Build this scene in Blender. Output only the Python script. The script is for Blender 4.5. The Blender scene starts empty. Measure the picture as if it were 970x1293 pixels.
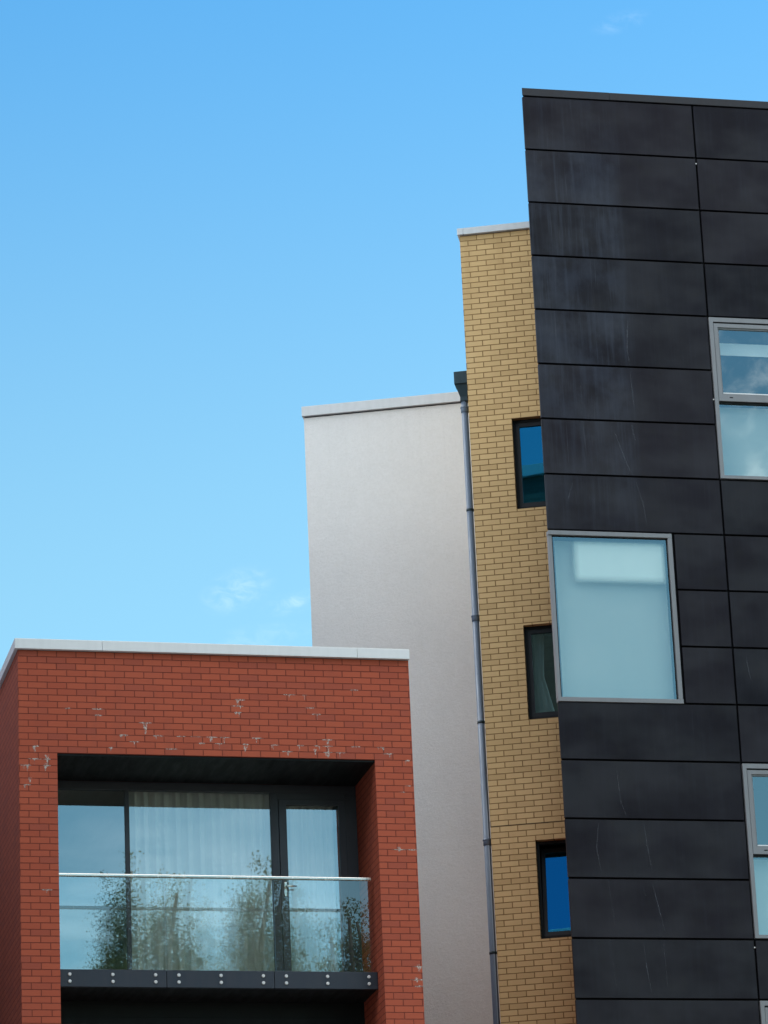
import bpy, bmesh, math, random
from mathutils import Vector, Matrix
R = math.radians
random.seed(7)
C = bpy.context.scene.collection
SC = bpy.context.scene

# ------------------------------------------------------------------ camera
cam_d = bpy.data.cameras.new('camera')
cam = bpy.data.objects.new('camera', cam_d); C.objects.link(cam)
cam_d.sensor_fit = 'HORIZONTAL'; cam_d.sensor_width = 36; cam_d.lens = 182.737
cam_d.clip_start = 0.5; cam_d.clip_end = 20000
ax = Vector((0.999027, 0.014682, -0.041589)); ay = Vector((0.044105, -0.332565, 0.942049)); az = Vector((0, -0.942966, -0.332889))
cam.matrix_world = Matrix(((ax.x, ay.x, az.x, 0), (ax.y, ay.y, az.y, 0), (ax.z, ay.z, az.z, 1.6), (0, 0, 0, 1)))
SC.camera = cam

# ------------------------------------------------------------------ sky, sun, exposure
SUN_EL, SUN_ROT = 48, 73          # sun_rotation measured from +Y towards +X
SKY_STRENGTH = 0.12
w = bpy.data.worlds.new('World'); SC.world = w; w.use_nodes = True


class NT:
    """small helper for writing node trees"""
    def __init__(s, tree):
        s.t = tree; s.n = tree.nodes; s.l = tree.links; s.n.clear()
    def new(s, kind, **kw):
        n = s.n.new(kind)
        for k, v in kw.items(): setattr(n, k, v)
        return n
    def put(s, sock, v):
        if isinstance(v, bpy.types.NodeSocket): s.l.new(v, sock)
        elif v is not None: sock.default_value = v
    def m(s, op, a, b=None, c=None, clamp=False):
        n = s.new('ShaderNodeMath', operation=op); n.use_clamp = clamp
        for i, v in enumerate((a, b, c)): s.put(n.inputs[i], v)
        return n.outputs[0]
    def vm(s, op, a, b=None):
        n = s.new('ShaderNodeVectorMath', operation=op)
        s.put(n.inputs[0], a)
        if b is not None: s.put(n.inputs[3] if op == 'SCALE' else n.inputs[1], b)
        return n.outputs['Value'] if op in ('DOT_PRODUCT', 'LENGTH') else n.outputs[0]
    def xyz(s, v):
        n = s.new('ShaderNodeSeparateXYZ'); s.put(n.inputs[0], v); return n.outputs
    def comb(s, x=0., y=0., z=0.):
        n = s.new('ShaderNodeCombineXYZ')
        for i, v in enumerate((x, y, z)): s.put(n.inputs[i], v)
        return n.outputs[0]
    def mix(s, f, a, b, blend='MIX'):
        n = s.new('ShaderNodeMix', data_type='RGBA', blend_type=blend)
        s.put(n.inputs[0], f); s.put(n.inputs[6], a); s.put(n.inputs[7], b); return n.outputs[2]
    def ramp(s, v, a, b, lo=0., hi=1.):
        n = s.new('ShaderNodeMapRange', interpolation_type='SMOOTHSTEP')
        s.put(n.inputs[0], v); s.put(n.inputs[1], a); s.put(n.inputs[2], b); s.put(n.inputs[3], lo); s.put(n.inputs[4], hi)
        return n.outputs[0]
    def noise(s, vec, scale=5., detail=4., rough=.55, dist=0.):
        n = s.new('ShaderNodeTexNoise'); s.put(n.inputs['Vector'], vec)
        s.put(n.inputs['Scale'], scale); s.put(n.inputs['Detail'], detail); s.put(n.inputs['Roughness'], rough); s.put(n.inputs['Distortion'], dist)
        return n.outputs[0]
    def white(s, vec, col=False):
        n = s.new('ShaderNodeTexWhiteNoise', noise_dimensions='3D'); s.put(n.inputs['Vector'], vec)
        return n.outputs['Color'] if col else n.outputs['Value']


def rgb(r, g, b): return (r, g, b, 1)


def build_world():
    t = NT(w.node_tree)
    out = t.new('ShaderNodeOutputWorld'); bg = t.new('ShaderNodeBackground')
    t.l.new(bg.outputs[0], out.inputs[0]); bg.inputs[1].default_value = SKY_STRENGTH
    sky = t.new('ShaderNodeTexSky', sky_type='NISHITA')
    sky.sun_disc = False; sky.sun_elevation = R(SUN_EL); sky.sun_rotation = R(SUN_ROT)
    sky.altitude = 50; sky.air_density = 1.0; sky.dust_density = 0.4; sky.ozone_density = 2.0
    d = t.new('ShaderNodeTexCoord').outputs['Generated']
    x, y, z = t.xyz(d)[:3]
    grade = t.mix(t.ramp(z, .30, .50), rgb(.90, 1.24, 1.07), rgb(.41, 1.0, 1.16))
    tint = t.mix(1.0, sky.outputs[0], grade, 'MULTIPLY')
    # broken cumulus in the half of the sky behind the photographer
    den = t.m('ADD', t.m('MAXIMUM', z, 0.0), 0.22)
    p = t.comb(t.m('DIVIDE', x, den), t.m('DIVIDE', y, den), 0.0)
    n = t.noise(p, 1.15, 9., .58, .3)
    cov = t.ramp(n, .43, .60)
    back = t.m('MAXIMUM', t.ramp(y, 0.05, -0.35), t.ramp(z, .60, .78))  # overhead cover added out of view to light the walls from above
    low = t.m('MAXIMUM', t.ramp(z, .27, .33, .32, 1.), t.ramp(x, .1, -.3))      # clear strip low on the right
    cl = t.m('MULTIPLY', t.m('MULTIPLY', cov, back), low)
    def spot(v, r0, r1):
        return t.ramp(t.vm('LENGTH', t.vm('SUBTRACT', d, v)), r0, r1)
    cl = t.m('MULTIPLY', cl, spot((.503, -.828, .240), .05, .11))
    puff = t.m('MULTIPLY', spot((.500, -.797, .349), .045, .008), t.ramp(t.noise(d, 85., 8., .62, .25), .44, .74))
    cl = t.m('MAXIMUM', cl, t.m('MULTIPLY', puff, .30))
    shade = t.noise(p, 2.6, 6., .6)
    ccol = t.mix(t.ramp(shade, .3, .7), rgb(15.0, 15.5, 16.2), rgb(26.0, 25.6, 24.6))
    # out-of-view clouds on the left, boosted to brighten the upper walls
    ccol = t.vm('SCALE', ccol, t.ramp(x, -.05, -.70, .78, 3.8))
    col = t.mix(t.m('MULTIPLY', cl, .93), tint, ccol)
    # faint torn wisps low in front of the camera
    def wisp(v, rx, rz, amp, sc, seed):
        dx = t.m('DIVIDE', t.m('SUBTRACT', x, v[0]), rx); dz = t.m('DIVIDE', t.m('SUBTRACT', z, v[2]), rz)
        dxs = t.m('SUBTRACT', dx, t.m('MULTIPLY', dz, .45))
        rr = t.m('SQRT', t.m('ADD', t.m('MULTIPLY', dxs, dxs), t.m('MULTIPLY', dz, dz)))
        nn = t.noise(t.comb(t.m('ADD', t.m('MULTIPLY', x, 1.0), seed), t.m('MULTIPLY', z, 1.6), 0.), sc, 7., .62, .6)
        msk = t.m('MULTIPLY', t.ramp(rr, 1.0, .1), t.ramp(nn, .34, .80))
        return t.m('MULTIPLY', t.m('MULTIPLY', msk, amp), t.ramp(y, .2, .5))
    wsum = t.m('ADD', wisp((-.0384, .948, .3153), .0105, .0072, .33, 190., 0.), wisp((-.0243, .9498, .3118), .009, .004, .28, 190., 3.))
    wsum = t.m('ADD', wsum, wisp((-.0325, .95, .3035), .016, .005, .16, 170., 7.))
    wsum = t.m('ADD', wsum, wisp((.0655, .893, .4445), .008, .0035, .13, 190., 5.))
    col = t.mix(t.m('MINIMUM', wsum, 1.0), col, rgb(5.6, 6.7, 7.5))
    t.l.new(col, bg.inputs[0])


build_world()
sun_d = bpy.data.lights.new('sun', 'SUN'); sun = bpy.data.objects.new('sun', sun_d); C.objects.link(sun)
sun_d.energy = 3.5; sun_d.angle = R(.53); sun_d.color = (1, .95, .87)
sdir = Vector((math.sin(R(SUN_ROT)) * math.cos(R(SUN_EL)), math.cos(R(SUN_ROT)) * math.cos(R(SUN_EL)), math.sin(R(SUN_EL))))
sun.rotation_euler = sdir.to_track_quat('Z', 'Y').to_euler()
SC.view_settings.view_transform = 'Standard'; SC.view_settings.look = 'None'
SC.view_settings.exposure = 0.7; SC.view_settings.gamma = 1; SC.view_settings.use_curve_mapping = False
SC.render.engine = 'CYCLES'
SC.cycles.max_bounces = 10; SC.cycles.transparent_max_bounces = 24; SC.cycles.use_denoising = True
SC.cycles.caustics_reflective = False; SC.cycles.caustics_refractive = False


# ------------------------------------------------------------------ materials
def mat(name):
    m = bpy.data.materials.new(name); m.use_nodes = True
    t = NT(m.node_tree)
    out = t.new('ShaderNodeOutputMaterial')
    return m, t, out


def pbsdf(t, out, base, rough=.6, metal=0., spec=.5, bump=None, bdist=.01, bstr=.6, **kw):
    b = t.new('ShaderNodeBsdfPrincipled')
    t.put(b.inputs['Base Color'], base); t.put(b.inputs['Roughness'], rough); t.put(b.inputs['Metallic'], metal)
    t.put(b.inputs['Specular IOR Level'], spec)
    for k, v in kw.items(): t.put(b.inputs[k], v)
    if bump is not None:
        bn = t.new('ShaderNodeBump'); t.put(bn.inputs['Height'], bump); bn.inputs['Distance'].default_value = bdist; bn.inputs['Strength'].default_value = bstr
        t.l.new(bn.outputs[0], b.inputs['Normal'])
    t.l.new(b.outputs[0], out.inputs[0])
    return b


def obj_coords(t):
    tc = t.new('ShaderNodeTexCoord'); return tc.outputs['Object'], tc.outputs['Normal']


def brick_mat(name, w_, h_, z0, cols, mortar, joint, dirt):
    """stretcher-bond brick: courses counted down from z0, first course starts with a whole brick"""
    m, t, out = mat(name)
    P, Nn = obj_coords(t)
    x, y, z = t.xyz(P)[:3]; nx = t.m('ABSOLUTE', t.xyz(Nn)[0])
    side = t.m('GREATER_THAN', nx, .7)
    u = t.m('ADD', t.m('MULTIPLY', x, t.m('SUBTRACT', 1., side)), t.m('MULTIPLY', t.m('ADD', y, w_ * .5), side))
    wob = t.m('MULTIPLY', t.m('SUBTRACT', t.noise(P, 9., 2.), .5), .004)
    r = t.m('DIVIDE', t.m('SUBTRACT', z0, t.m('ADD', z, wob)), h_)
    row = t.m('FLOOR', r); fr = t.m('SUBTRACT', r, row)
    jit = t.m('MULTIPLY', t.m('SUBTRACT', t.white(t.comb(row, 3.3, 1.)), .5), .05)
    c = t.m('ADD', t.m('ADD', t.m('DIVIDE', u, w_), t.m('MULTIPLY', t.m('FLOORED_MODULO', row, 2.), .5)), jit)
    colm = t.m('FLOOR', c); fc = t.m('SUBTRACT', c, colm)
    dz = t.m('MULTIPLY', t.m('MINIMUM', fr, t.m('SUBTRACT', 1., fr)), h_)
    du = t.m('MULTIPLY', t.m('MINIMUM', fc, t.m('SUBTRACT', 1., fc)), w_)
    dd = t.m('ADD', t.m('MINIMUM', dz, du), t.m('MULTIPLY', t.m('SUBTRACT', t.noise(P, 60., 3.), .5), .004))
    brick = t.ramp(dd, joint * .5 - .0015, joint * .5 + .002)
    idv = t.comb(row, colm, side)
    k1 = t.white(idv); k2 = t.white(t.vm('ADD', idv, (17.3, 5.1, 9.7)))
    base = t.mix(k1, cols[0], cols[1])
    base = t.mix(t.m('MULTIPLY', t.ramp(k2, .74, 1.), .75), base, cols[2])
    big = t.noise(P, .55, 4.); fine = t.noise(P, 85., 3., .7)
    base = t.mix(t.ramp(big, .35, .7, 0., .35), base, cols[3])
    base = t.mix(t.m('MULTIPLY', t.ramp(fine, .4, .75), .35), base, cols[1])
    mcol = t.mix(t.noise(P, 6., 3.), mortar, t.mix(.5, mortar, cols[3]))
    colr = t.mix(brick, mcol, base)
    # run-off dirt in broad vertical tongues
    dn = t.noise(t.comb(t.m('MULTIPLY', u, 3.), 0., t.m('MULTIPLY', z, .25)), 1.6, 5.)
    colr = t.mix(t.ramp(dn, .5, .8, 0., .3), colr, dirt)
    hgt = t.m('ADD', brick, t.m('ADD', t.m('MULTIPLY', fine, .18), t.m('MULTIPLY', k2, .25)))
    pbsdf(t, out, colr, .85, spec=.25, bump=hgt, bdist=.006, bstr=.55)
    return m


M = {}
M['red_brick'] = brick_mat('red_brick', .2222, .0757, 15.068, (rgb(.345, .070, .036), rgb(.40, .086, .043), rgb(.285, .064, .040), rgb(.365, .083, .046)), rgb(.105, .018, .010), .0105, rgb(.22, .06, .04))
M['yellow_brick'] = brick_mat('yellow_brick', .2250, .0755, 22.190, (rgb(.455, .312, .152), rgb(.52, .362, .178), rgb(.385, .260, .122), rgb(.44, .295, .130)), rgb(.105, .056, .018), .0110, rgb(.33, .21, .09))


def render_mat():
    m, t, out = mat('white_render'); P, _ = obj_coords(t)
    x, y, z = t.xyz(P)[:3]
    a = t.noise(P, .7, 6., .6); b = t.noise(P, 9., 5., .6); f = t.noise(P, 120., 3., .7)
    run = t.noise(t.comb(t.m('MULTIPLY', x, 5.), y, t.m('MULTIPLY', z, .35)), 1.4, 5.)
    c = t.mix(t.ramp(a, .3, .7), rgb(.560, .568, .570), rgb(.60, .605, .605))
    c = t.mix(t.ramp(b, .35, .7, 0., .4), c, rgb(.625, .635, .64))
    c = t.mix(t.ramp(run, .55, .85, 0., .22), c, rgb(.49, .49, .48))
    grain = t.noise(P, 26., 4., .75)
    c = t.mix(t.ramp(grain, .35, .7, 0., .35), c, rgb(.50, .505, .50))
    drip = t.noise(t.comb(t.m('MULTIPLY', x, 9.), y, t.m('MULTIPLY', z, .12)), 1.3, 5., .6)
    c = t.mix(t.m('MULTIPLY', t.ramp(drip, .50, .78, 0., .12), t.ramp(z, 18.6, 20.95)), c, rgb(.40, .40, .38))
    pbsdf(t, out, c, .9, spec=.2, bump=t.m('ADD', f, t.m('ADD', t.m('MULTIPLY', grain, 1.4), b)), bdist=.012, bstr=.6)
    return m


M['white_render'] = render_mat()


def metal_paint(name, c1, c2, rough=.45, spec=.5, metal=0., streak=.5):
    m, t, out = mat(name); P, _ = obj_coords(t)
    x, y, z = t.xyz(P)[:3]
    a = t.noise(t.comb(t.m('MULTIPLY', x, 6.), y, t.m('MULTIPLY', z, 1.2)), 2.2, 5.)
    b = t.noise(P, 40., 3.)
    c = t.mix(t.ramp(a, .35, .7, 0., streak), c1, c2); c = t.mix(t.ramp(b, .55, .8, 0., .25), c, c2)
    pbsdf(t, out, c, t.ramp(a, .3, .7, rough - .06, rough + .1), metal, spec)
    return m


M['pale_coping'] = metal_paint('pale_coping', rgb(.70, .70, .695), rgb(.63, .635, .63))
M['grey_coping'] = metal_paint('grey_coping', rgb(.45, .48, .50), rgb(.39, .42, .44))
M['black_coping'] = metal_paint('black_coping', rgb(.015, .014, .018), rgb(.022, .019, .022), .5, .35)
M['window_grey'] = metal_paint('window_grey', rgb(.185, .190, .200), rgb(.16, .165, .172), .42)
M['dark_frame'] = metal_paint('dark_frame', rgb(.026, .028, .038), rgb(.034, .036, .046), .42, .45)
M['slim_frame'] = metal_paint('slim_frame', rgb(.006, .0075, .010), rgb(.010, .011, .014), .45, .25)
M['black_frame'] = metal_paint('black_frame', rgb(.004, .005, .006), rgb(.007, .008, .009), .5, .2)
M['slate_fascia'] = metal_paint('slate_fascia', rgb(.020, .025, .037), rgb(.027, .031, .042), .4, .35)
M['pipe_blue'] = metal_paint('pipe_blue', rgb(.080, .115, .165), rgb(.062, .088, .125), .45, .35)
M['hopper_dark'] = metal_paint('hopper_dark', rgb(.010, .030, .042), rgb(.008, .021, .030), .55, .3)
M['steel'] = metal_paint('steel', rgb(.80, .74, .66), rgb(.70, .65, .58), .2, metal=1.)
M['bolt_steel'] = metal_paint('bolt_steel', rgb(.62, .61, .60), rgb(.50, .49, .48), .4, metal=.2)
M['sealant'] = metal_paint('sealant', rgb(.055, .035, .018), rgb(.075, .048, .024), .8, .2)
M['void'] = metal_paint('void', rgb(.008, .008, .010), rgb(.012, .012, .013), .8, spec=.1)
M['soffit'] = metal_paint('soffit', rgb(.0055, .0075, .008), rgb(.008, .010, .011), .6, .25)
M['room_wall'] = metal_paint('room_wall', rgb(.42, .40, .36), rgb(.38, .36, .33), .9, spec=.2)
M['concrete'] = metal_paint('concrete', rgb(.30, .29, .28), rgb(.24, .235, .23), .9, spec=.2)


def cladding_mat():
    m, t, out = mat('black_cladding'); P, _ = obj_coords(t)
    rnd = t.new('ShaderNodeObjectInfo').outputs['Random']
    x, y, z = t.xyz(P)[:3]
    off = t.m('MULTIPLY', rnd, 37.)
    # chalky wash marks: broad cloud, then vertical runs, strongest in the first 1.25 m of the face
    cloud = t.noise(t.comb(t.m('MULTIPLY', x, 1.), off, t.m('MULTIPLY', z, .8)), 1.7, 5., .6)
    runs = t.noise(t.comb(t.m('MULTIPLY', x, 12.), off, t.m('MULTIPLY', z, .55)), 1.5, 6., .65)
    thin = t.noise(t.comb(t.m('MULTIPLY', x, 42.), off, t.m('MULTIPLY', z, 1.0)), 1.2, 4., .6, .4)
    band = t.m('MULTIPLY', t.ramp(x, 1.32, 1.12), t.ramp(z, 16.5, 20.))
    band = t.m('MULTIPLY', band, t.ramp(z, 22.88, 22.84, .35, 1.))
    band = t.m('ADD', t.m('MULTIPLY', band, .85), .16)
    wash = t.m('MULTIPLY', t.ramp(cloud, .34, .68), band)
    rn = t.m('MULTIPLY', t.ramp(runs, .44, .74), t.m('MULTIPLY', band, .42))
    th = t.m('MULTIPLY', t.ramp(thin, .60, .80), t.m('MULTIPLY', band, .6))
    tone = t.mix(rnd, rgb(.0060, .0058, .0085), rgb(.0135, .0115, .0155))
    c = t.mix(t.m('MULTIPLY', wash, .55), tone, rgb(.036, .043, .061))
    c = t.mix(rn, c, rgb(.040, .049, .070)); c = t.mix(th, c, rgb(.058, .064, .080))
    grime = t.noise(P, 3.5, 6., .65)
    c = t.mix(t.ramp(grime, .5, .75, 0., .5), c, rgb(.0135, .0125, .013))
    speck = t.noise(P, 170., 2., .6)
    c = t.mix(t.ramp(speck, .68, .78, 0., .35), c, rgb(.05, .05, .055))
    warp = t.noise(P, 1.1, 2.)
    sheen = t.noise(t.comb(t.m('MULTIPLY', x, .7), off, t.m('MULTIPLY', z, 1.1)), 1.3, 3.)
    pbsdf(t, out, c, t.m('ADD', t.ramp(cloud, .3, .7, .40, .54), t.m('MULTIPLY', rn, .1)), 0., t.ramp(sheen, .3, .7, .07, .22), bump=warp, bdist=.02, bstr=.25)
    return m


M['cladding'] = cladding_mat()


def stain_mat(name, col, scale, lo, hi, amt):
    m, t, out = mat(name); P, _ = obj_coords(t)
    n = t.noise(P, scale, 5., .65)
    d = t.new('ShaderNodeBsdfDiffuse'); d.inputs[0].default_value = col
    tr = t.new('ShaderNodeBsdfTransparent'); mx = t.new('ShaderNodeMixShader')
    t.l.new(t.ramp(n, lo, hi, 0., amt), mx.inputs[0]); t.l.new(tr.outputs[0], mx.inputs[1]); t.l.new(d.outputs[0], mx.inputs[2])
    t.l.new(mx.outputs[0], out.inputs[0])
    return m


M['lime'] = stain_mat('lime_bloom', rgb(.60, .52, .46), 30., .30, .74, .8)
M['chalk'] = stain_mat('chalk_run', rgb(.16, .175, .20), 40., .35, .68, .42)


def glass_mat(name, refl, tint, body, rough=.0, edge=None):
    """coated glass: a share of mirror reflection over a tinted see-through body"""
    m, t, out = mat(name); P, _ = obj_coords(t)
    g = t.new('ShaderNodeBsdfGlossy'); g.inputs[0].default_value = tint; g.inputs[1].default_value = rough
    bn = t.new('ShaderNodeBump'); t.put(bn.inputs['Height'], t.noise(P, 1.3, 2.)); bn.inputs['Distance'].default_value = .0012; bn.inputs['Strength'].default_value = .15
    t.l.new(bn.outputs[0], g.inputs['Normal'])
    tr = t.new('ShaderNodeBsdfTransparent'); tr.inputs[0].default_value = body
    f = t.new('ShaderNodeFresnel'); f.inputs[0].default_value = 1.5
    inside = t.new('ShaderNodeNewGeometry').outputs['Backfacing']          # leaving the sheet: no second coating
    t.put(tr.inputs[0], t.mix(inside, body, rgb(1, 1, 1)))
    mx = t.new('ShaderNodeMixShader')
    t.l.new(t.m('MULTIPLY', t.m('ADD', t.m('MULTIPLY', f.outputs[0], 1. - refl), refl, clamp=True), t.m('SUBTRACT', 1., inside)), mx.inputs[0])
    t.l.new(tr.outputs[0], mx.inputs[1]); t.l.new(g.outputs[0], mx.inputs[2]); t.l.new(mx.outputs[0], out.inputs[0])
    return m


M['balustrade_glass'] = glass_mat('balustrade_glass', .13, rgb(.75, .95, 1.), rgb(.95, .985, .975))
M['balcony_pane'] = glass_mat('balcony_pane', .33, rgb(.76, .94, 1.), rgb(.95, .985, .975))
M['blue_pane'] = glass_mat('blue_pane', .42, rgb(.05, .42, .70), rgb(.4, .6, .65))
M['grey_pane'] = glass_mat('grey_pane', .30, rgb(.36, .62, .68), rgb(.45, .62, .66))
M['pale_pane'] = glass_mat('pale_pane', .25, rgb(.80, .94, .96), rgb(.87, .96, .94))
M['tower_pane'] = glass_mat('tower_pane', .25, rgb(.8, .95, 1.), rgb(.4, .5, .5))


def cloth_mat(name, col, trans):
    m, t, out = mat(name); P, _ = obj_coords(t)
    weave = t.noise(t.vm('MULTIPLY', P, (300., 300., 220.)), 1., 2.)
    c = t.mix(t.ramp(weave, .35, .7), col, tuple(v * .94 for v in col[:3]) + (1,))
    d = t.new('ShaderNodeBsdfDiffuse'); t.put(d.inputs[0], c)
    tl = t.new('ShaderNodeBsdfTranslucent'); t.put(tl.inputs[0], c)
    mx = t.new('ShaderNodeMixShader'); mx.inputs[0].default_value = trans
    t.l.new(d.outputs[0], mx.inputs[1]); t.l.new(tl.outputs[0], mx.inputs[2]); t.l.new(mx.outputs[0], out.inputs[0])
    return m


def soft_blind_mat():
    m, t, out = mat('soft_blind'); G = t.new('ShaderNodeTexCoord').outputs['Generated']
    x, y, z = t.xyz(G)[:3]
    e = t.m('MULTIPLY', t.m('MULTIPLY', t.ramp(x, 0., .10), t.ramp(x, 1., .93)), t.m('MULTIPLY', t.ramp(z, 0., .22), t.ramp(z, 1., .84)))
    d = t.new('ShaderNodeBsdfDiffuse'); d.inputs[0].default_value = rgb(.94, .97, .90)
    tr = t.new('ShaderNodeBsdfTransparent'); mx = t.new('ShaderNodeMixShader')
    t.l.new(e, mx.inputs[0]); t.l.new(tr.outputs[0], mx.inputs[1]); t.l.new(d.outputs[0], mx.inputs[2]); t.l.new(mx.outputs[0], out.inputs[0])
    return m


M['soft_blind'] = soft_blind_mat()
M['curtain'] = cloth_mat('curtain_cloth', rgb(.92, .91, .85), .2)
M['blind'] = cloth_mat('blind_cloth', rgb(.86, .87, .85), .2)
M['sheer'] = cloth_mat('sheer_cloth', rgb(.55, .595, .565), .15)


def leaf_mat(name, a, b):
    m, t, out = mat(name); P, _ = obj_coords(t)
    n = t.noise(P, 1.3, 4.); n2 = t.noise(P, 9., 2.)
    c = t.mix(t.ramp(n, .35, .65), a, b); c = t.mix(t.ramp(n2, .4, .7, 0., .5), c, a)
    d = t.new('ShaderNodeBsdfDiffuse'); t.put(d.inputs[0], c)
    tl = t.new('ShaderNodeBsdfTranslucent'); t.put(tl.inputs[0], c)
    mx = t.new('ShaderNodeMixShader'); mx.inputs[0].default_value = .35
    t.l.new(d.outputs[0], mx.inputs[1]); t.l.new(tl.outputs[0], mx.inputs[2]); t.l.new(mx.outputs[0], out.inputs[0])
    return m


M['leaf'] = leaf_mat('leaf', rgb(.075, .095, .025), rgb(.15, .165, .055))


def bark_mat():
    m, t, out = mat('bark'); P, _ = obj_coords(t)
    n = t.noise(t.vm('MULTIPLY', P, (14., 14., 2.5)), 1., 5.)
    pbsdf(t, out, t.mix(n, rgb(.07, .055, .04), rgb(.20, .17, .13)), .95, spec=.1, bump=n, bdist=.02)
    return m


M['bark'] = bark_mat()


def ground_mat(name, a, b, sc):
    m, t, out = mat(name); P, _ = obj_coords(t)
    n = t.noise(P, sc, 6., .6); f = t.noise(P, sc * 30, 3.)
    pbsdf(t, out, t.mix(t.ramp(n, .3, .7), a, b), .9, spec=.2, bump=f, bdist=.01)
    return m


M['ground'] = ground_mat('ground', rgb(.06, .065, .045), rgb(.09, .09, .065), .15)
M['paving'] = ground_mat('paving', rgb(.12, .118, .11), rgb(.17, .165, .155), .8)
M['asphalt'] = ground_mat('asphalt', rgb(.045, .045, .047), rgb(.065, .064, .063), .9)
M['kerb'] = ground_mat('kerb_stone', rgb(.30, .30, .29), rgb(.36, .355, .35), 2.)


# ------------------------------------------------------------------ mesh helpers
class MB:
    def __init__(s): s.bm = bmesh.new(); s.mi = 0
    def face(s, pts, smooth=False):
        f = s.bm.faces.new([s.bm.verts.new(p) for p in pts]); f.material_index = s.mi; f.smooth = smooth; return f
    def box(s, x0, x1, y0, y1, z0, z1, bev=0.):
        v = [s.bm.verts.new((x, y, z)) for z in (z0, z1) for y in (y0, y1) for x in (x0, x1)]
        fs = [s.bm.faces.new([v[i] for i in q]) for q in ((0, 2, 3, 1), (4, 5, 7, 6), (0, 1, 5, 4), (2, 6, 7, 3), (0, 4, 6, 2), (1, 3, 7, 5))]
        for f in fs: f.material_index = s.mi
        if bev:
            ed = list({e for f in fs for e in f.edges})
            bmesh.ops.bevel(s.bm, geom=ed, offset=bev, segments=2, affect='EDGES', profile=.6)
        return s
    def ring(s, x0, x1, z0, z1, wl, wr, wb, wt, y0, y1, bev=0.):
        """closed rectangular frame facing -y"""
        o = [(x0, z0), (x1, z0), (x1, z1), (x0, z1)]; i = [(x0 + wl, z0 + wb), (x1 - wr, z0 + wb), (x1 - wr, z1 - wt), (x0 + wl, z1 - wt)]
        V = {}
        for k, L in (('o', o), ('i', i)):
            for yk, y in ((0, y0), (1, y1)):
                V[k, yk] = [s.bm.verts.new((p[0], y, p[1])) for p in L]
        fs = []
        for k in range(4):
            n = (k + 1) % 4
            fs.append(s.bm.faces.new((V['o', 0][k], V['o', 0][n], V['i', 0][n], V['i', 0][k])))
            fs.append(s.bm.faces.new((V['o', 1][k], V['i', 1][k], V['i', 1][n], V['o', 1][n])))
            fs.append(s.bm.faces.new((V['o', 0][k], V['o', 1][k], V['o', 1][n], V['o', 0][n])))
            fs.append(s.bm.faces.new((V['i', 0][k], V['i', 0][n], V['i', 1][n], V['i', 1][k])))
        for f in fs: f.material_index = s.mi
        if bev:
            ed = list({e for f in fs for e in f.edges if e.calc_face_angle(0) > 1.})
            bmesh.ops.bevel(s.bm, geom=ed, offset=bev, segments=2, affect='EDGES', profile=.6)
        return s
    def prism(s, poly, z0, z1):
        a = [s.bm.verts.new((p[0], p[1], z0)) for p in poly]; b = [s.bm.verts.new((p[0], p[1], z1)) for p in poly]
        n = len(poly); fs = [s.bm.faces.new(a[::-1]), s.bm.faces.new(b)]
        for k in range(n): fs.append(s.bm.faces.new((a[k], a[(k + 1) % n], b[(k + 1) % n], b[k])))
        for f in fs: f.material_index = s.mi
        return s
    def tube(s, pts, rad, seg=12, cap=True):
        rad = rad if isinstance(rad, (list, tuple)) else [rad] * len(pts)
        pts = [Vector(p) for p in pts]; rings = []
        for k, p in enumerate(pts):
            d = (pts[min(k + 1, len(pts) - 1)] - pts[max(k - 1, 0)]).normalized()
            a = d.orthogonal().normalized() if abs(d.z) < .9 else Vector((1, 0, 0)).cross(d).normalized()
            b = d.cross(a)
            rings.append([s.bm.verts.new(p + rad[k] * (math.cos(6.2832 * q / seg) * a + math.sin(6.2832 * q / seg) * b)) for q in range(seg)])
        for k in range(len(rings) - 1):
            for q in range(seg):
                f = s.bm.faces.new((rings[k][q], rings[k][(q + 1) % seg], rings[k + 1][(q + 1) % seg], rings[k + 1][q])); f.smooth = True; f.material_index = s.mi
        if cap:
            for rg in (rings[0][::-1], rings[-1]): f = s.bm.faces.new(rg); f.material_index = s.mi
        return s
    def wall(s, x0, x1, z0, z1, y, holes, depth):
        """front sheet facing -y with rectangular holes and their reveals; holes: (x0,x1,z0,z1)"""
        xs = sorted({x0, x1, *[h[0] for h in holes], *[h[1] for h in holes]}); zs = sorted({z0, z1, *[h[2] for h in holes], *[h[3] for h in holes]})
        for i in range(len(xs) - 1):
            for j in range(len(zs) - 1):
                mx, mz = (xs[i] + xs[i + 1]) / 2, (zs[j] + zs[j + 1]) / 2
                if any(h[0] < mx < h[1] and h[2] < mz < h[3] for h in holes): continue
                s.face([(xs[i], y, zs[j]), (xs[i + 1], y, zs[j]), (xs[i + 1], y, zs[j + 1]), (xs[i], y, zs[j + 1])])
        for (a, b, c, d) in holes:
            e = y + depth
            s.face([(a, y, c), (a, y, d), (a, e, d), (a, e, c)]); s.face([(b, y, c), (b, e, c), (b, e, d), (b, y, d)])
            s.face([(a, y, d), (b, y, d), (b, e, d), (a, e, d)]); s.face([(a, y, c), (a, e, c), (b, e, c), (b, y, c)])
        return s
    def build(s, name, mats, parent=None, loc=None):
        bmesh.ops.remove_doubles(s.bm, verts=s.bm.verts, dist=1e-5)
        if not getattr(s, 'keep', False): bmesh.ops.recalc_face_normals(s.bm, faces=s.bm.faces)
        me = bpy.data.meshes.new(name); s.bm.to_mesh(me); s.bm.free()
        for m in (mats if isinstance(mats, (list, tuple)) else [mats]): me.materials.append(m)
        o = bpy.data.objects.new(name, me); C.objects.link(o)
        if parent: o.parent = parent
        if loc: o.location = loc
        return o


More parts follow.
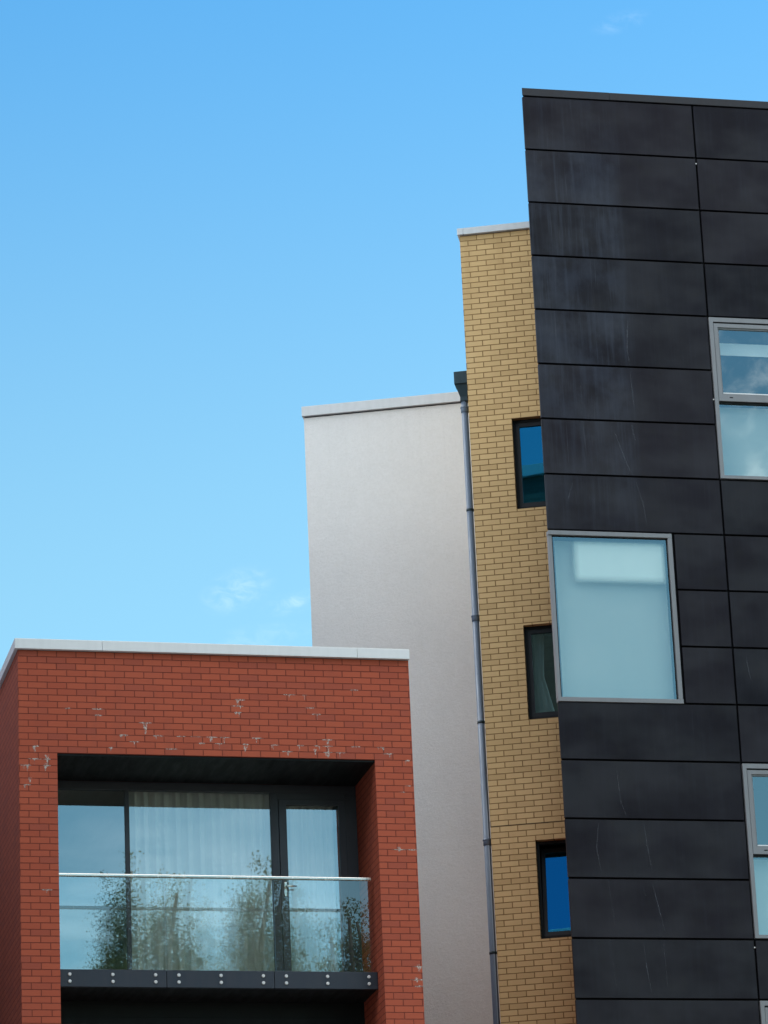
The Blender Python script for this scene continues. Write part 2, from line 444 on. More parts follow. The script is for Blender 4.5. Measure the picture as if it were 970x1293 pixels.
def tag(o, label=None, cat=None, group=None, kind=None):
    for k, v in (('label', label), ('category', cat), ('group', group), ('kind', kind)):
        if v: o[k] = v
    return o


def thing(name, loc, rz, label, cat, group=None):
    o = bpy.data.objects.new(name, None); C.objects.link(o); o.location = loc; o.rotation_euler = (0, 0, rz); o.empty_display_size = .3
    return tag(o, label, cat, group)


# ------------------------------------------------------------------ ground
g = MB(); g.face([(-3000, -3000, 0), (3000, -3000, 0), (3000, 3000, 0), (-3000, 3000, 0)])
tag(g.build('ground', M['ground']), kind='structure')
g = MB(); g.face([(-400, 6, .004), (400, 6, .004), (400, 13, .004), (-400, 13, .004)])
tag(g.build('road', M['asphalt']), kind='structure')
g = MB(); g.box(-400, 400, 13.0, 13.15, 0, .13, .01); g.box(-400, 400, 5.85, 6.0, 0, .13, .01)
tag(g.build('kerb', M['kerb']), kind='structure')
g = MB(); g.box(-60, 60, 13.153, 41.5, 0, .125); g.box(-400, 400, -1.5, 5.847, 0, .125)
tag(g.build('pavement', M['paving']), kind='structure')

# ------------------------------------------------------------------ red brick building (local: x along front, -y towards the street)
RED_YAW, OCH_YAW, BLK_YAW = R(13.6457), R(-8.2724), R(12.8833)
red = thing('red_brick_building', (-4.2341, 42.30, 0), RED_YAW, 'red brick apartment block with a pale metal roof edge and a recessed glass balcony', 'building')
RW, RD_, RT = 4.568, 7.2, 15.068            # width, depth, top of brickwork
OL, OR_, OB, OT, GD = .436, 4.121, 8.20, 13.858, 1.05  # balcony recess, depth to the glazing
b = MB(); b.keep = True
b.wall(0, RW, 0, RT, 0, [(OL, OR_, OB, OT)], GD + .12)
b.face([(0, 0, 0), (0, 0, RT), (0, RD_, RT), (0, RD_, 0)]); b.face([(RW, 0, 0), (RW, RD_, 0), (RW, RD_, RT), (RW, 0, RT)])
b.face([(RW, RD_, 0), (0, RD_, 0), (0, RD_, RT), (RW, RD_, RT)]); b.face([(0, 0, RT), (RW, 0, RT), (RW, RD_, RT), (0, RD_, RT)])
# lime bloom bleeding out of the joints (thin crusts on the brick face)
b.mi = 1
rs = random.Random(3)
bloom = [(.56, 14.38), (.91, 14.37), (.91, 14.30), (1.45, 14.22), (.20, 13.92), (.18, 13.76), (.32, 13.80), (.32, 13.72), (.08, 13.67), (.10, 13.5),
         (1.60, 14.08), (1.86, 14.08), (2.04, 14.06), (2.22, 14.09), (2.37, 14.07), (2.61, 13.99), (2.53, 14.38), (2.53, 14.5), (2.56, 14.57),
         (3.38, 14.45), (3.45, 14.36), (3.57, 14.12), (3.57, 13.99), (3.57, 13.91), (3.72, 13.95), (3.44, 13.98), (3.09, 13.93), (4.19, 14.0), (4.28, 13.97),
         (4.51, 13.86), (4.50, 13.58), (4.43, 13.5), (4.32, 12.82), (4.37, 12.78), (4.51, 12.8), (4.52, 11.42), (4.50, 11.26), (4.52, 11.22),
         (3.91, 14.69), (3.32, 14.61), (3.14, 14.61), (4.15, 13.57), (.30, 12.3), (.37, 11.9), (1.2, 14.06), (1.05, 13.93), (1.75, 13.97), (2.95, 13.98), (2.1, 13.98), (2.3, 14.0), (2.75, 14.05), (1.32, 13.98), (3.25, 14.04), (3.9, 13.98)]
yb = -.002
for (u, z) in bloom:
    zj = RT - round((RT - z) / .0757) * .0757           # nearest bed joint
    L = rs.uniform(.05, .16); hh = rs.uniform(.006, .011)
    n = 6; up = []; lo = []
    for k in range(n + 1):
        a = -L / 2 + L * k / n; e = 1 - abs(2 * k / n - 1) ** 3
        up.append((u + a, yb, zj + hh * e * rs.uniform(.5, 1.) + .001)); lo.append((u + a, yb, zj - hh * e * rs.uniform(.5, 1.3) - .001))
    b.face([p for p in lo if OL - .0 > p[0] or p[0] > OR_ or p[2] > OT] + up[::-1]) if zj > OT + .02 or u < OL - .1 or u > OR_ + .1 else None
    if rs.random() < .6 and zj - .07 > OT or u < OL - .1 or (u > OR_ + .1 and rs.random() < .4):   # a drip below the joint
        for q in range(rs.choice((1, 1, 2))):
            x = u + rs.uniform(-.04, .04); dl = rs.uniform(.03, .085); ww = rs.uniform(.006, .016)
            b.face([(x - ww, yb - .001, zj), (x - ww * .4, yb - .001, zj - dl * .6), (x + ww * .1, yb - .001, zj - dl), (x + ww * .6, yb - .001, zj - dl * .5), (x + ww, yb - .001, zj)])
for (u, z, L) in [(3.57, 14.06, .09), (3.575, 13.985, .10), (3.42, 13.97, .07), (2.60, 13.99, .08), (3.10, 13.93, .05), (1.45, 14.22, .13), (2.20, 14.09, .07), (.32, 13.83, .09), (.30, 13.73, .09),
                  (.18, 13.93, .08), (.10, 13.72, .06), (.12, 13.56, .06), (4.525, 11.46, .09), (4.50, 11.31, .06), (4.36, 12.83, .07), (2.53, 14.53, .06), (3.57, 13.93, .06)]:
    ww = rs.uniform(.012, .026); pts = []
    for q in (0, .25, .5, .75, 1.): pts.append((u - ww * (1 - q) ** .7 * rs.uniform(.6, 1.2) - .002, yb - .002, z - L * q))
    for q in (1., .75, .5, .25, 0): pts.append((u + ww * (1 - q) ** .7 * rs.uniform(.6, 1.2) + .002, yb - .002, z - L * q))
    b.face(pts)
rw = b.build('brick_wall', [M['red_brick'], M['lime']], red)


def coping(name, x0, x1, y0, y1, z0, z1, m, parent, joints=(), ov=.045, side=.04):
    """pressed metal capping: overhanging rim sheets with a shallow top, butt joints on the front"""
    c = MB()
    xs = [x0 - side, *joints, x1 + side * .1]
    for i in range(len(xs) - 1):
        c.box(xs[i] + (.0015 if i else 0), xs[i + 1] - (.0015 if i < len(xs) - 2 else 0), y0 - ov, y0 + .35, z0, z1, .004)
    c.box(x0 - side, x0 + .35, y0 + .352, y1 - .352, z0 + .001, z1 - .001, .004)
    c.box(x1 - .35, x1 + side * .1, y0 + .352, y1 - .352, z0 + .001, z1 - .001, .004)
    c.box(x0 - side, x1 + side * .1, y1 - .35, y1 + ov, z0, z1, .004)
    return c.build(name, m, parent)


coping('coping', 0, RW, 0, RD_, RT + .002, 15.19, M['pale_coping'], red, (.965, 3.952), .05, .04)

# soffit and balcony slab
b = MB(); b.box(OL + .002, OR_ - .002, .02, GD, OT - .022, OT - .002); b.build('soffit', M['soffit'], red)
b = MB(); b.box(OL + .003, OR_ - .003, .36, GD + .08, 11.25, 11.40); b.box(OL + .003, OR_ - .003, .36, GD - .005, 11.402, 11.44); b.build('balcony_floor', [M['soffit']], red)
# balustrade: fascia channel, three glass sheets, handrail, bolts
fas = MB()
for (a, c) in ((OL + .004, 1.681), (1.687, 2.915), (2.921, OR_ - .004)): fas.box(a, c, .30, .352, 11.238, 11.437, .004)
fas = fas.build('balustrade_fascia', M['slate_fascia'], red)
for (a, c) in ((OL + .01, 1.676), (1.690, 2.925), (2.946, 4.071)):
    p = MB(); p.box(a, c, .318, .330, 11.40, 12.512); p.build('glass_panel', M['balustrade_glass'], fas)
p = MB(); p.box(OL + .006, 4.096, .300, .348, 12.506, 12.541, .008); p.build('handrail', M['steel'], fas)
for u in (.585, 1.072, 1.557, 1.822, 2.304, 2.789, 3.054, 3.532, 4.013):
    for z in (11.378, 11.298):
        p = MB(); p.tube([(u, .302, z), (u, .290, z), (u, .286, z)], [.0195, .0195, .014], 14); p.build('bolt', M['bolt_steel'], fas)

# glazing wall at the back of the balcony
ZB, ZT = 11.40, 13.80
gw = MB()
gw.box(OL, OR_, GD, GD + .07, 13.735, OT - .024, .003)       # head
gw.box(OL, OR_, GD, GD + .07, ZB + .001, ZB + .06, .003)     # cill
gw.box(OL, OL + .05, GD + .003, GD + .068, ZB + .06, 13.735); gw.box(1.372, 1.424, GD + .003, GD + .068, ZB + .06, 13.735, .004)
gw.box(3.092, 3.185, GD + .001, GD + .069, ZB + .06, 13.735, .004); gw.box(3.985, OR_, GD + .001, GD + .069, ZB + .06, 13.735, .004)
gw.box(3.185, 3.985, GD + .002, GD + .068, 13.66, 13.735, .004)
gw = gw.build('balcony_glazing', M['dark_frame'], red)
for (a, c) in ((OL + .05, 1.372), (1.424, 3.092)):
    p = MB(); p.box(a, c, GD + .03, GD + .038, ZB + .06, 13.735); p.build('pane', M['balcony_pane'], gw)
dr = MB(); dr.ring(3.189, 3.981, ZB + .064, 13.655, .088, .078, .10, .062, GD - .012, GD + .05, .004)
dr = dr.build('balcony_door', M['dark_frame'], red)
p = MB(); p.box(3.277, 3.903, GD + .018, GD + .026, ZB + .164, 13.593); p.build('pane', M['balcony_pane'], dr)
h = MB(); h.box(3.222, 3.254, GD - .022, GD - .012, 12.49, 12.66, .004)
h.tube([(3.238, GD - .02, 12.60), (3.238, GD - .065, 12.60), (3.25, GD - .07, 12.60), (3.36, GD - .07, 12.60)], [.011, .011, .011, .009], 10)
h.build('handle', M['steel'], dr)
# room behind
rm = MB(); rm.keep = True
x0, x1, y0, y1, z0, z1 = OL - .2, OR_ + .2, GD + .12, 5.2, ZB - .05, 13.84
rm.face([(x0, y0, z0), (x0, y0, z1), (x0, y1, z1), (x0, y1, z0)]); rm.face([(x1, y0, z0), (x1, y1, z0), (x1, y1, z1), (x1, y0, z1)])
rm.face([(x0, y1, z0), (x1, y1, z0), (x1, y1, z1), (x0, y1, z1)]); rm.face([(x0, y0, z0), (x0, y1, z0), (x1, y1, z0), (x1, y0, z0)]); rm.face([(x0, y0, z1), (x1, y0, z1), (x1, y1, z1), (x0, y1, z1)])
rm.build('room_interior', M['room_wall'], red)
# storey below the balcony: dark glazing with its own head frame
lg = MB(); lg.box(OL, OR_, GD, GD + .07, 10.98, 11.06, .003); lg.box(OL, OR_, GD, GD + .07, OB, OB + .08, .003)
for (a, c) in ((OL, OL + .05), (1.372, 1.424), (3.04, 3.13), (4.06, OR_)): lg.box(a, c, GD + .002, GD + .068, OB + .08, 10.98, .003)
lg.box(OL, OR_, GD + .01, GD + .06, 11.06, 11.248)
lg = lg.build('balcony_glazing', M['black_frame'], red)
for (a, c) in ((OL + .05, 1.372), (1.424, 3.04), (3.13, 4.06)):
    p = MB(); p.box(a, c, GD + .03, GD + .038, OB + .08, 10.98); p.build('pane', M['balcony_pane'], lg)
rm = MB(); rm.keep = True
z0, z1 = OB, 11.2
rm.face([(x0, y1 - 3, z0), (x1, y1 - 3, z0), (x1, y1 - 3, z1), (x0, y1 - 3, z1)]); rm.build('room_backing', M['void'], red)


def red_at(u, y, z):
    return Vector((-4.2341 + u * math.cos(RED_YAW) - y * math.sin(RED_YAW), 42.30 + u * math.sin(RED_YAW) + y * math.cos(RED_YAW), z))


def curtain(u0, u1, label, seed):
    rr = random.Random(seed); b = MB(); n = int((u1 - u0) / .012); zs = [ZB + .02, 12.0, 12.6, 13.2, 13.79]
    ph = rr.uniform(0, 6); grid = []
    for k in range(n + 1):
        u = (u1 - u0) * k / n
        col = []
        for j, z in enumerate(zs):
            amp = .040 * (1.1 - .06 * j)
            yy = amp * math.sin(2 * math.pi * u / .125 + ph + .9 * math.sin(u * 5.3 + ph)) +   .010 * math.sin(2 * math.pi * u / .047 + seed) + .010 * math.sin(u * 9 + j * .5)
            col.append(b.bm.verts.new((u, yy, z)))
        grid.append(col)
    for k in range(n):
        for j in range(len(zs) - 1):
            f = b.bm.faces.new((grid[k][j], grid[k + 1][j], grid[k + 1][j + 1], grid[k][j + 1])); f.smooth = True
    o = b.build('curtain', M['curtain']); p = red_at(u0, GD + .125, 0); o.location = p; o.rotation_euler = (0, 0, RED_YAW)
    return tag(o, label, 'curtain', 'pale curtains behind the balcony glazing')


curtain(1.40, 3.10, 'wide pale pleated curtain behind the middle pane of the balcony glazing', 2)
curtain(3.20, 3.87, 'narrow pale pleated curtain behind the balcony door beside the brick reveal', 5)

# ------------------------------------------------------------------ yellow brick building
OCH = (1.1608, 47.50)
och = thing('yellow_brick_building', (OCH[0], OCH[1], 0), OCH_YAW, 'tall narrow yellow brick building with dark slim windows beside the black cladding', 'building')
OW, OD, OTOP = 2.21, 8.0, 22.190
wins = [(.555, 1.075, 18.299, 19.550), (.555, 1.075, 15.473, 16.726), (.555, 1.075, 12.634, 13.898)]
b = MB(); b.keep = True
b.wall(0, OW, 0, OTOP, 0, wins, .19)
b.face([(0, 0, 0), (0, 0, OTOP), (0, OD, OTOP), (0, OD, 0)]); b.face([(OW, 0, 0), (OW, OD, 0), (OW, OD, OTOP), (OW, 0, OTOP)])
b.face([(OW, OD, 0), (0, OD, 0), (0, OD, OTOP), (OW, OD, OTOP)]); b.face([(0, 0, OTOP), (OW, 0, OTOP), (OW, OD, OTOP), (0, OD, OTOP)])
b.build('brick_wall', M['yellow_brick'], och)
b = MB(); b.box(.002, 1.2, -.0015, .004, 14.112, 14.123); b.build('movement_joint', M['sealant'], och)
coping('coping', 0, OW, 0, OD, OTOP + .002, 22.284, M['grey_coping'], och, (.055,), .05, .026)
for k, (a, c, d, e) in enumerate(wins):
    f = MB(); f.ring(a + .001, c - .001, d + .001, e - .001, .036, .036, .05, .036, .085, .165, .003)
    f = f.build('window', M['black_frame'], och)
    s = MB(); s.ring(0, c - a - .076, 0, e - d - .09, .046, .046, .055, .055, 0, .055, .004)
    s = s.build('sash', M['slim_frame'], f, (a + .038, .095, d + .052))
    p = MB(); p.box(.046, c - a - .122, .022, .030, .055, e - d - .145); p = p.build('pane', M['grey_pane' if k == 1 else 'blue_pane'], f, (a + .038, .095, d + .052))
    if k == 2:      # tilted in at the head for air
        for q in (s, p): q.rotation_euler = (R(-8.5), 0, 0); q.location.y = .10
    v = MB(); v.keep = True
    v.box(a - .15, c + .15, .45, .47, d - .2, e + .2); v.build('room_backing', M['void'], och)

def och_at(u, y, z):
    return Vector((OCH[0] + u * math.cos(OCH_YAW) - y * math.sin(OCH_YAW), OCH[1] + u * math.sin(OCH_YAW) + y * math.cos(OCH_YAW), z))


b = MB(); cols_ = []
for k in range(41):
    u = .20 * k / 40
    cols_.append([b.bm.verts.new((u * q, .018 * math.sin(u * 75), z)) for q, z in ((1.5, 15.5), (.8, 16.1), (.9, 16.7))])
for k in range(40):
    for j in range(2):
        f_ = b.bm.faces.new((cols_[k][j], cols_[k + 1][j], cols_[k + 1][j + 1], cols_[k][j + 1])); f_.smooth = True
o = b.build('curtain', M['curtain']); o.location = och_at(.60, .26, 0); o.rotation_euler = (0, 0, OCH_YAW)
tag(o, 'dim narrow drape inside the middle slim dark window of the yellow brick wall', 'curtain')

# downpipe on the return wall of the yellow building
PU, PY, PR = -.081, .25, .043
dp = MB(); dp.tube([(PU, PY, .2), (PU, PY, 20.02)], PR, 20)
for z in (18.43 + 1.475 * .98, 17.0, 14.03, 11.1):          # sockets
    dp.tube([(PU, PY, z - .09), (PU, PY, z - .085), (PU, PY, z - .004), (PU, PY, z + .004)], [PR + .001, PR + .008, PR + .008, PR + .001], 20, False)
    dp.tube([(PU, PY, z - .03), (PU, PY, z - .026), (PU, PY, z - .014), (PU, PY, z - .01)], [PR + .007, PR + .014, PR + .014, PR + .007], 20, False)
dp = dp.build('downpipe', M['pipe_blue'], och)
hp = MB()
hp.box(-.19, -.003, .14, .36, 20.165, 20.335, .005)
V = []
for (hw, z) in ((.088, 20.165), (.046, 20.0), (.048, 19.94)):
    c0 = -.0965 if z > 20.1 else PU
    V.append([hp.bm.verts.new((c0 + sx * hw, PY + sy * min(hw, .09), z)) for sx, sy in ((-1, -1), (1, -1), (1, 1), (-1, 1))])
for i in range(2):
    for q in range(4): hp.bm.faces.new((V[i][q], V[i][(q + 1) % 4], V[i + 1][(q + 1) % 4], V[i + 1][q]))
hp.build('rain_hopper', M['hopper_dark'], dp)
for z in (18.43, 16.93, 15.56, 13.96, 12.56):
    p = MB(); p.tube([(PU, PY, z - .017), (PU, PY, z - .016), (PU, PY, z + .016), (PU, PY, z + .017)], [PR, PR + .005, PR + .005, PR], 20, False)
    p.box(PU + PR - .004, -.002, PY - .02, PY + .02, z - .015, z + .015, .002); p.build('pipe_clip', M['hopper_dark'], dp)

# ------------------------------------------------------------------ white rendered building, set 3 m behind the yellow front
wo = Vector((OCH[0], OCH[1], 0)) + 3.0 * Vector((-math.sin(OCH_YAW), math.cos(OCH_YAW), 0))
wht = thing('white_rendered_building', wo, OCH_YAW, 'plain white rendered block with a grey metal roof edge behind the red brick', 'building')
b = MB(); b.box(-2.68, -.006, 0, 10, 0, 21.005); b.build('rendered_wall', M['white_render'], wht)
coping('coping', -2.68, -.008, 0, 10, 21.007, 21.150, M['grey_coping'], wht, (), .045, .022)
b = MB(); b.box(-2.676, -.012, -.004, .02, 20.990, 21.006); b.build('drip_edge', M['dark_frame'], wht)

# ------------------------------------------------------------------ black clad building
BLK = Vector((2.0473, 46.30, 0))
blk = thing('black_clad_building', BLK, BLK_YAW, 'tall building clad in black panels with pale grey windows', 'building')
Rz = Matrix.Rotation(-BLK_YAW, 3, 'Z')
def blk_local(p): return Rz @ (Vector(p) - BLK)
TOP, H0, PH = 23.628, 22.862, .7495
edges = [TOP] + [H0 - PH * i for i in range(17)]            # panel row boundaries
do = Vector((math.cos(OCH_YAW), math.sin(OCH_YAW), 0)); bo = Vector((-math.sin(OCH_YAW), math.cos(OCH_YAW), 0))
Ow = Vector((OCH[0], OCH[1], 0))
A = Vector((.012, .045, 0)); Aw = BLK + Matrix.Rotation(BLK_YAW, 3, 'Z') @ A
ret = Vector((.27, 1, 0)).normalized()
tt = ((Ow - .012 * bo - Aw).dot(bo)) / ret.dot(bo)
Dw = Aw + ret * tt; Ew = Ow + do * (OW + .012) - .012 * bo; Gw = Ew + bo * 8.5
poly = [A, (9.22, .045, 0), (9.22, 9., 0)] + [blk_local(q) for q in (Gw, Ew, Dw)]
b = MB(); b.prism([(p[0], p[1]) for p in poly], 0, TOP - .01); b.build('backing_wall', M['void'], blk)
b = MB()
b.prism([(-.004, -.012), (1.1785, -.012), (1.1785, .30), (.16, .30)], TOP + .006, 23.737)
for (a, c) in ((1.1815, 4.6), (4.603, 9.24)): b.box(a, c, -.012, .30, TOP + .006, 23.737, .004)
b.build('coping', M['black_coping'], blk)
GAP, X1, PT = .0130, 2.311, .036
NEXT = 3.985                                                 # right side of the windows in the second column
cols = [(0., X1), (X1, 4.622), (4.622, 6.933), (6.933, 9.24)]
streaks = {4: [[(1.235, 20.52), (1.215, 20.40), (1.205, 20.25), (1.195, 20.1), (1.215, 19.9)]], 5: [[(1.215, 19.80), (1.225, 19.5), (1.235, 19.3), (1.245, 19.12)], [(.55, 19.6), (.53, 19.2)]],
           6: [[(1.19, 19.07), (1.20, 18.95), (1.225, 18.86)], [(.95, 18.98), (1.02, 18.75), (1.10, 18.5), (1.16, 18.38)], [(.52, 18.95), (.50, 18.85)]],
           7: [[(.36, 18.25), (.30, 18.08), (.27, 17.95)], [(1.19, 18.3), (1.27, 18.0), (1.30, 17.7)]],
           9: [[(2.55, 16.0), (2.58, 15.75), (2.60, 15.6)]], 10: [[(2.48, 16.0), (2.50, 15.82), (2.52, 15.7)]],
           13: [[(.42, 13.8), (.38, 13.5), (.42, 13.2)], [(1.0, 13.8), (1.03, 13.5), (1.07, 13.2)]], 12: [[(.70, 14.5), (.72, 14.1), (.78, 13.92)]],
           14: [[(1.06, 13.05), (1.12, 12.75), (1.18, 12.45)], [(.92, 13.05), (.97, 12.9)], [(.5, 13.1), (.56, 12.5)]], 15: [[(.90, 12.28), (.92, 12.0), (.96, 11.7)], [(.5, 12.1), (.52, 11.75)], [(1.15, 12.3), (1.17, 11.7)]]}
rs = random.Random(11)
def panel(x0, x1, z0, z1, row):
    p = MB(); p.box(x0 + GAP, x1 - GAP, 0, PT, z0 + GAP, z1 - GAP, .0035)
    p.mi = 1
    for L in streaks.get(row, []):
        if not (x0 < L[0][0] < x1): continue
        pts = [(x, z) for x, z in L if z0 + GAP < z < z1 - GAP]
        for k in range(len(pts) - 1):
            (xa, za), (xb, zb) = pts[k], pts[k + 1]; wa = .006 if k else .002; wb = .006 if k < len(pts) - 2 else .002
            p.face([(xa - wa, -.0015, za), (xb - wb, -.0015, zb), (xb + wb, -.0015, zb), (xa + wa, -.0015, za)])
    o = p.build('cladding_panel', [M['cladding'], M['chalk']], blk)
    o.data.transform(Matrix.Translation(((x0 + x1) / 2, 0, (z0 + z1) / 2)) @ Matrix.Rotation(R(rs.uniform(-.2, .2)), 4, 'X') @ Matrix.Rotation(R(rs.uniform(-.12, .12)), 4, 'Z') @ Matrix.Translation((-(x0 + x1) / 2, 0, -(z0 + z1) / 2)))
for i in range(17):
    z1, z0 = edges[i], edges[i + 1]
    for j, (x0, x1) in enumerate(cols[:2]):
        if j == 0:
            if 8 <= i < 8 + 0: continue
            if 8 <= i - 0 <= 10: panel(1.637, x1, z0, z1, i)
            else: panel(x0 - GAP + .001, x1, z0, z1, i)
        else:
            if 4 <= i <= 6 or 12 <= i <= 14 or i == 16: panel(NEXT + .02, x1, z0, z1, i)
            else: panel(x0, x1, z0, z1, i)
lc = MB()
for i in range(31):
    z1 = TOP if i == 0 else H0 - PH * (i - 1); z0 = H0 - PH * i
    for j, (x0, x1) in enumerate(cols):
        if j < 2 and i < 17: continue
        if j == 1 and 17 <= i <= 18: x0 = NEXT + .02
        if z0 < .1: continue
        lc.box(x0 + (GAP if j else .001), x1 - GAP, 0, PT, z0 + GAP, z1 - GAP, .0035)
lc.build('lower_cladding', M['cladding'], blk)

for z in (22.78, 19.46, 12.27):
    p = MB(); p.box(2.298, 2.316, -.004, .02, z - .008, z + .006, .002); p.build('panel_clip', M['bolt_steel'], blk)

# big corner window: thin pale frame, translucent roller blind and sheer behind
zt, zb = edges[8], edges[11]
f = MB()
f.box(.000, 1.612, -.016, .09, zt - .068, zt - .012, .004); f.box(.006, 1.618, -.016, .09, zb - .004, zb + .052, .004)
f.box(1.556, 1.612, -.014, .088, zb + .052, zt - .068, .004); f.box(.004, .046, .004, .088, zb + .052, zt - .068, .004)
f.box(.004, 1.612, .09, .096, zt - .012, zt + .0); 
f = f.build('window', M['window_grey'], blk)
g_ = MB(); g_.ring(.046, 1.556, zb + .052, zt - .068, .014, .014, .010, .016, .022, .038); g_.build('gasket', M['black_frame'], f)
p = MB(); p.box(.060, 1.542, .028, .036, zb + .062, zt - .084); p.build('pane', M['pale_pane'], f)
# alcove box behind the pane so that the blind hangs in a real, closed space
s = MB(); s.box(.05, 1.55, .16, .163, zb + .06, zt - .09); s.build('sheer_screen', M['sheer'], f)
s = MB(); s.box(.30, 1.55, .075, .077, zt - .68, zt - .09); s.build('roller_blind', M['soft_blind'], f)


def casement(ztop, zbot, blind):
    """pale grey window of two lights: opening sash above, fixed pane below"""
    x0, x1 = X1 + .008, NEXT
    f = MB(); f.ring(x0, x1, zbot + .014, ztop - .016, .050, .050, .042, .060, -.018, .085, .004)
    zt_ = ztop - 1.19
    f = f.build('window', M['window_grey'], blk)
    m_ = MB(); m_.box(x0 + .051, x1 - .051, .012, .08, zt_ - .006, zt_ + .030); m_.build('gasket', M['black_frame'], f)
    s = MB(); s.ring(x0 + .056, x1 - .056, zt_ + .018, ztop - .098, .050, .050, .095, .052, -.014, .05, .005)
    s.ring(x0 + .106, x1 - .106, zt_ + .113, ztop - .150, .018, .018, .012, .020, .004, .045, .003)
    s = s.build('sash', M['window_grey'], f)
    g_ = MB(); g_.ring(x0 + .05, x1 - .05, zt_ + .03, ztop - .076, .0055, .0055, .0055, .0215, .004, .06); g_.build('gasket', M['black_frame'], f)
    d = MB(); d.box(x0 + .20, x0 + .245, -.0165, -.012, zt_ + .060, zt_ + .073, .003); d.build('drain_slot', M['black_frame'], f)
    p = MB(); p.box(x0 + .124, x1 - .124, .022, .030, zt_ + .125, ztop - .170); p.build('pane', M['pale_pane'], f)
    d = MB(); d.box(x0 + .126, x1 - .126, .006, .0215, zt_ + .1255, zt_ + .140, .002); d.build('sill_highlight', M['pale_coping'], f)  # pale strip added as a painted highlight for the sill reflection
    p = MB(); p.box(x0 + .05, x1 - .05, .040, .048, zbot + .056, zt_ - .006); p.build('pane', M['pale_pane'], f)
    s = MB(); s.box(x0 + .055, x1 - .055, .14, .143, zbot + .06, zt_ - .01); s.build('sheer_screen', M['sheer'], f)
    if blind:
        s = MB(); s.box(x0 + .14, x1 - .14, .16, .163, ztop - .47, ztop - .30); s.build('roller_blind', M['blind'], f)


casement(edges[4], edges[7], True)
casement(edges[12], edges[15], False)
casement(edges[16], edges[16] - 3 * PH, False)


# the openings behind these windows are dark rooms; cut by giving the backing wall recessed boxes
def cut(o, boxes):
    me = o.data; bm = bmesh.new(); bm.from_mesh(me)
    fr = [f for f in bm.faces if f.normal.y < -.9 and abs(f.calc_center_median().y - .045) < .02]
    bmesh.ops.delete(bm, geom=fr, context='FACES'); bm.to_mesh(me); bm.free()
    s = MB(); s.keep = True; s.wall(.012, 9.22, 0, TOP - .01, .045, boxes, .9)
    for (a, c, d, e) in boxes: s.face([(a, .945, d), (c, .945, d), (c, .945, e), (a, .945, e)])
    for v in s.bm.verts:                                   # the room follows the slanted end wall
        if v.co.y > .5 and v.co.x < .1: v.co.x = .56
    return s.build('backing_wall', M['void'], blk)


cut(bpy.data.objects['backing_wall'], [(.05, 1.56, zb + .05, zt - .07), (X1 + .06, NEXT - .05, edges[7] + .05, edges[4] - .07), (X1 + .06, NEXT - .05, edges[15] + .05, edges[12] - .07)])

# ------------------------------------------------------------------ what stands across the street and shows in the glass, plus an added blocker
def tree_meshes(seed, hgt):
    rr = random.Random(seed); t = MB(); limbs = []
    tr = [(rr.uniform(-.05, .05) * k, rr.uniform(-.05, .05) * k, hgt * k / 8) for k in range(9)]
    t.tube(tr, [.24 * (1 - k / 8.6) + .012 for k in range(9)], 10)
    for k in range(90):
        a = rr.uniform(0, 6.28); fz = rr.uniform(.18, .97); z = hgt * fz
        base = Vector(tr[min(8, int(fz * 8))]); base.z = z
        L = (1.75 * (1 - fz) ** .95 + .20) * rr.uniform(.6, 1.15); rise = rr.uniform(.9, 1.8)
        mid = base + Vector((math.cos(a) * L * .45, math.sin(a) * L * .45, L * rise * .35)); end = base + Vector((math.cos(a) * L * .8, math.sin(a) * L * .8, L * rise))
        t.tube([base, mid, end], [.045 * (1.1 - fz) + .01, .03 * (1.1 - fz) + .006, .004], 5)
        limbs.append((base, mid, end, L))
    trunk = t
    c = MB(); c.keep = True
    def leaf(p, s):
        n = Vector((rr.gauss(0, 1), rr.gauss(0, 1), rr.gauss(0, 1))).normalized(); a = n.orthogonal().normalized(); b_ = n.cross(a); q = rr.uniform(0, 6.28)
        a, b_ = a * math.cos(q) + b_ * math.sin(q), b_ * math.cos(q) - a * math.sin(q)
        c.face([p - a * s, p + b_ * s * .55, p + a * s, p - b_ * s * .55])
    for (b0, m0, e0, L) in limbs:
        for cl in range(7):
            f = rr.uniform(.25, 1.08)
            p = (b0.lerp(m0, f / .5) if f < .5 else m0.lerp(e0, (f - .5) / .5)) + Vector((rr.gauss(0, .09), rr.gauss(0, .09), rr.gauss(0, .2)))
            rad = rr.uniform(.05, .17)
            for q in range(rr.randint(70, 120)):
                leaf(p + Vector((rr.gauss(0, rad), rr.gauss(0, rad), rr.gauss(0, rad * 1.2))), rr.uniform(.016, .028))
    for q in range(420):
        z = hgt * rr.uniform(.9, 1.02); leaf(Vector((rr.gauss(0, .1), rr.gauss(0, .1), z)) + Vector((tr[8][0], tr[8][1], 0)), rr.uniform(.02, .036))
    return trunk, c


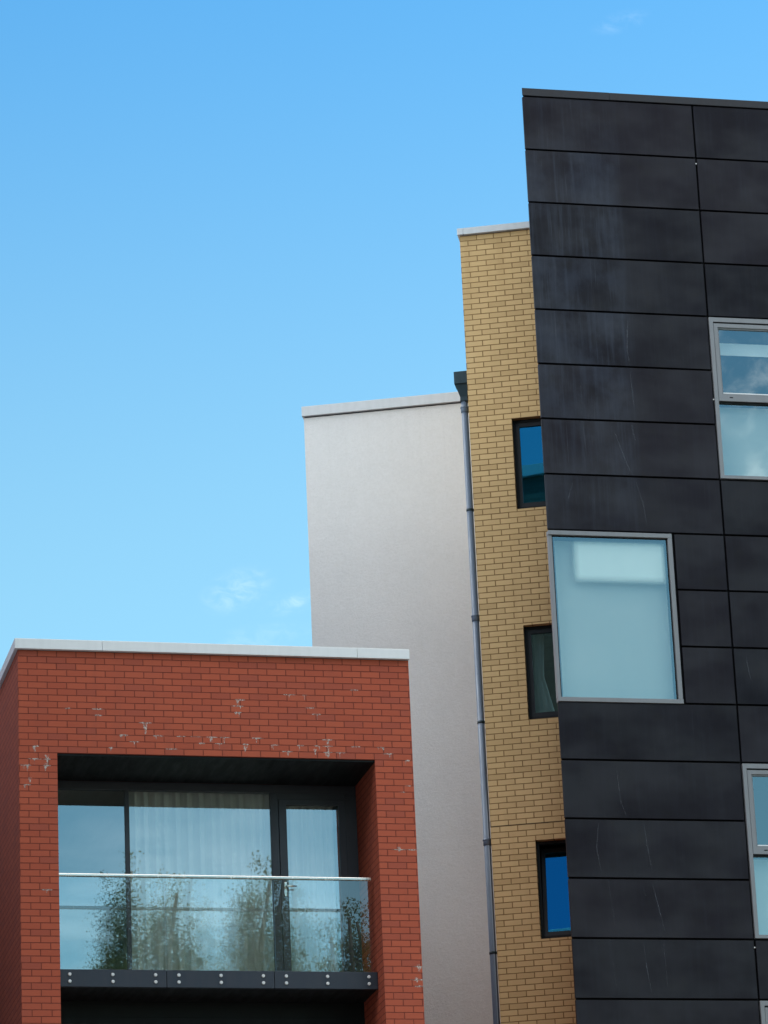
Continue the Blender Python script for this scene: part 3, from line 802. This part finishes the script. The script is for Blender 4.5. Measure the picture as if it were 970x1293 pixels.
specs = [(5.58, 22.88, 18.7, 0), (7.06, 21.39, 18.9, 1), (9.19, 17.99, 19.4, 0), (8.22, 23.12, 18.9, 1), (10.0, 20.66, 19.0, 0), (9.99, 21.78, 18.1, 1), (11.04, 15.57, 19.9, 0), (12.59, 17.5, 19.2, 1), (6.2, 20.1, 18.2, 0)]
protos = {}
for i, (x, y, hh, kd) in enumerate(specs):
    t = thing('poplar_tree', (x, y, .125), random.uniform(0, 6.28), 'slender leafy green tree across the street, mirrored in the balcony glass', 'tree', 'trees mirrored in the balcony glass')
    t.scale = (1, 1, (hh - .20) / 18.7)
    if kd not in protos:
        tm, cm = tree_meshes(40 + kd, 18.5); protos[kd] = (tm.build('trunk', M['bark'], t), cm.build('crown', M['leaf'], t))
    else:
        for o in protos[kd]:
            c = o.copy(); C.objects.link(c); c.parent = t

NH = 19.5
nb = thing('light_blocker', (-11.8, 47, 0), 0, 'unseen block added beside the red brick building to screen off sky light', 'building')  # unseen mass added left of view to cut sky light on the walls
M['blocker_blue_grey'] = metal_paint('blocker_blue_grey', rgb(.17, .19, .25), rgb(.20, .22, .28), .6, .3)  # blue-grey chosen to bounce cool light onto the red side wall
b = MB(); b.box(-5, 5, -9.5, 13, 0, NH); b.build('wall', M['blocker_blue_grey'], nb)
b = MB(); b.box(-5.05, 5.05, -9.55, 13.05, NH + .002, NH + .2, .01); b.build('coping', M['grey_coping'], nb)
TH = 29.0
tw = thing('apartment_tower', (-14.1, 9, 0), 0, 'tall dark brick tower across the street, mirrored in the slim dark windows', 'tower')
M['tower_brick'] = brick_mat('tower_brick', .225, .075, 29.0, (rgb(.10, .075, .055), rgb(.13, .10, .075), rgb(.08, .06, .045), rgb(.11, .08, .06)), rgb(.12, .11, .10), .010, rgb(.07, .055, .045))
b = MB(); b.box(-10, 10, -9, 11, 0, TH); b.build('wall', M['tower_brick'], tw)
b = MB(); b.box(-10.1, 10.1, -9.1, 11.1, TH + .002, TH + .25, .01); b.build('roof_edge', M['grey_coping'], tw)
first = None
for k in range(6):
    for j in range(6):
        x, z = -7.8 + 3.1 * j, 26.0 - 3.0 * k
        if first is None:
            f = MB(); f.ring(-.8, .8, 0, 1.7, .07, .07, .07, .07, 0, .06, .004); f = f.build('window', M['window_grey'], tw)
            p = MB(); p.box(-.73, .73, .02, .04, .07, 1.63); p = p.build('pane', M['tower_pane'], f); first = (f, p)
        else:
            f = first[0].copy(); C.objects.link(f); f.parent = tw; p = first[1].copy(); C.objects.link(p); p.parent = f
        f.location = (x, 11.003, z)
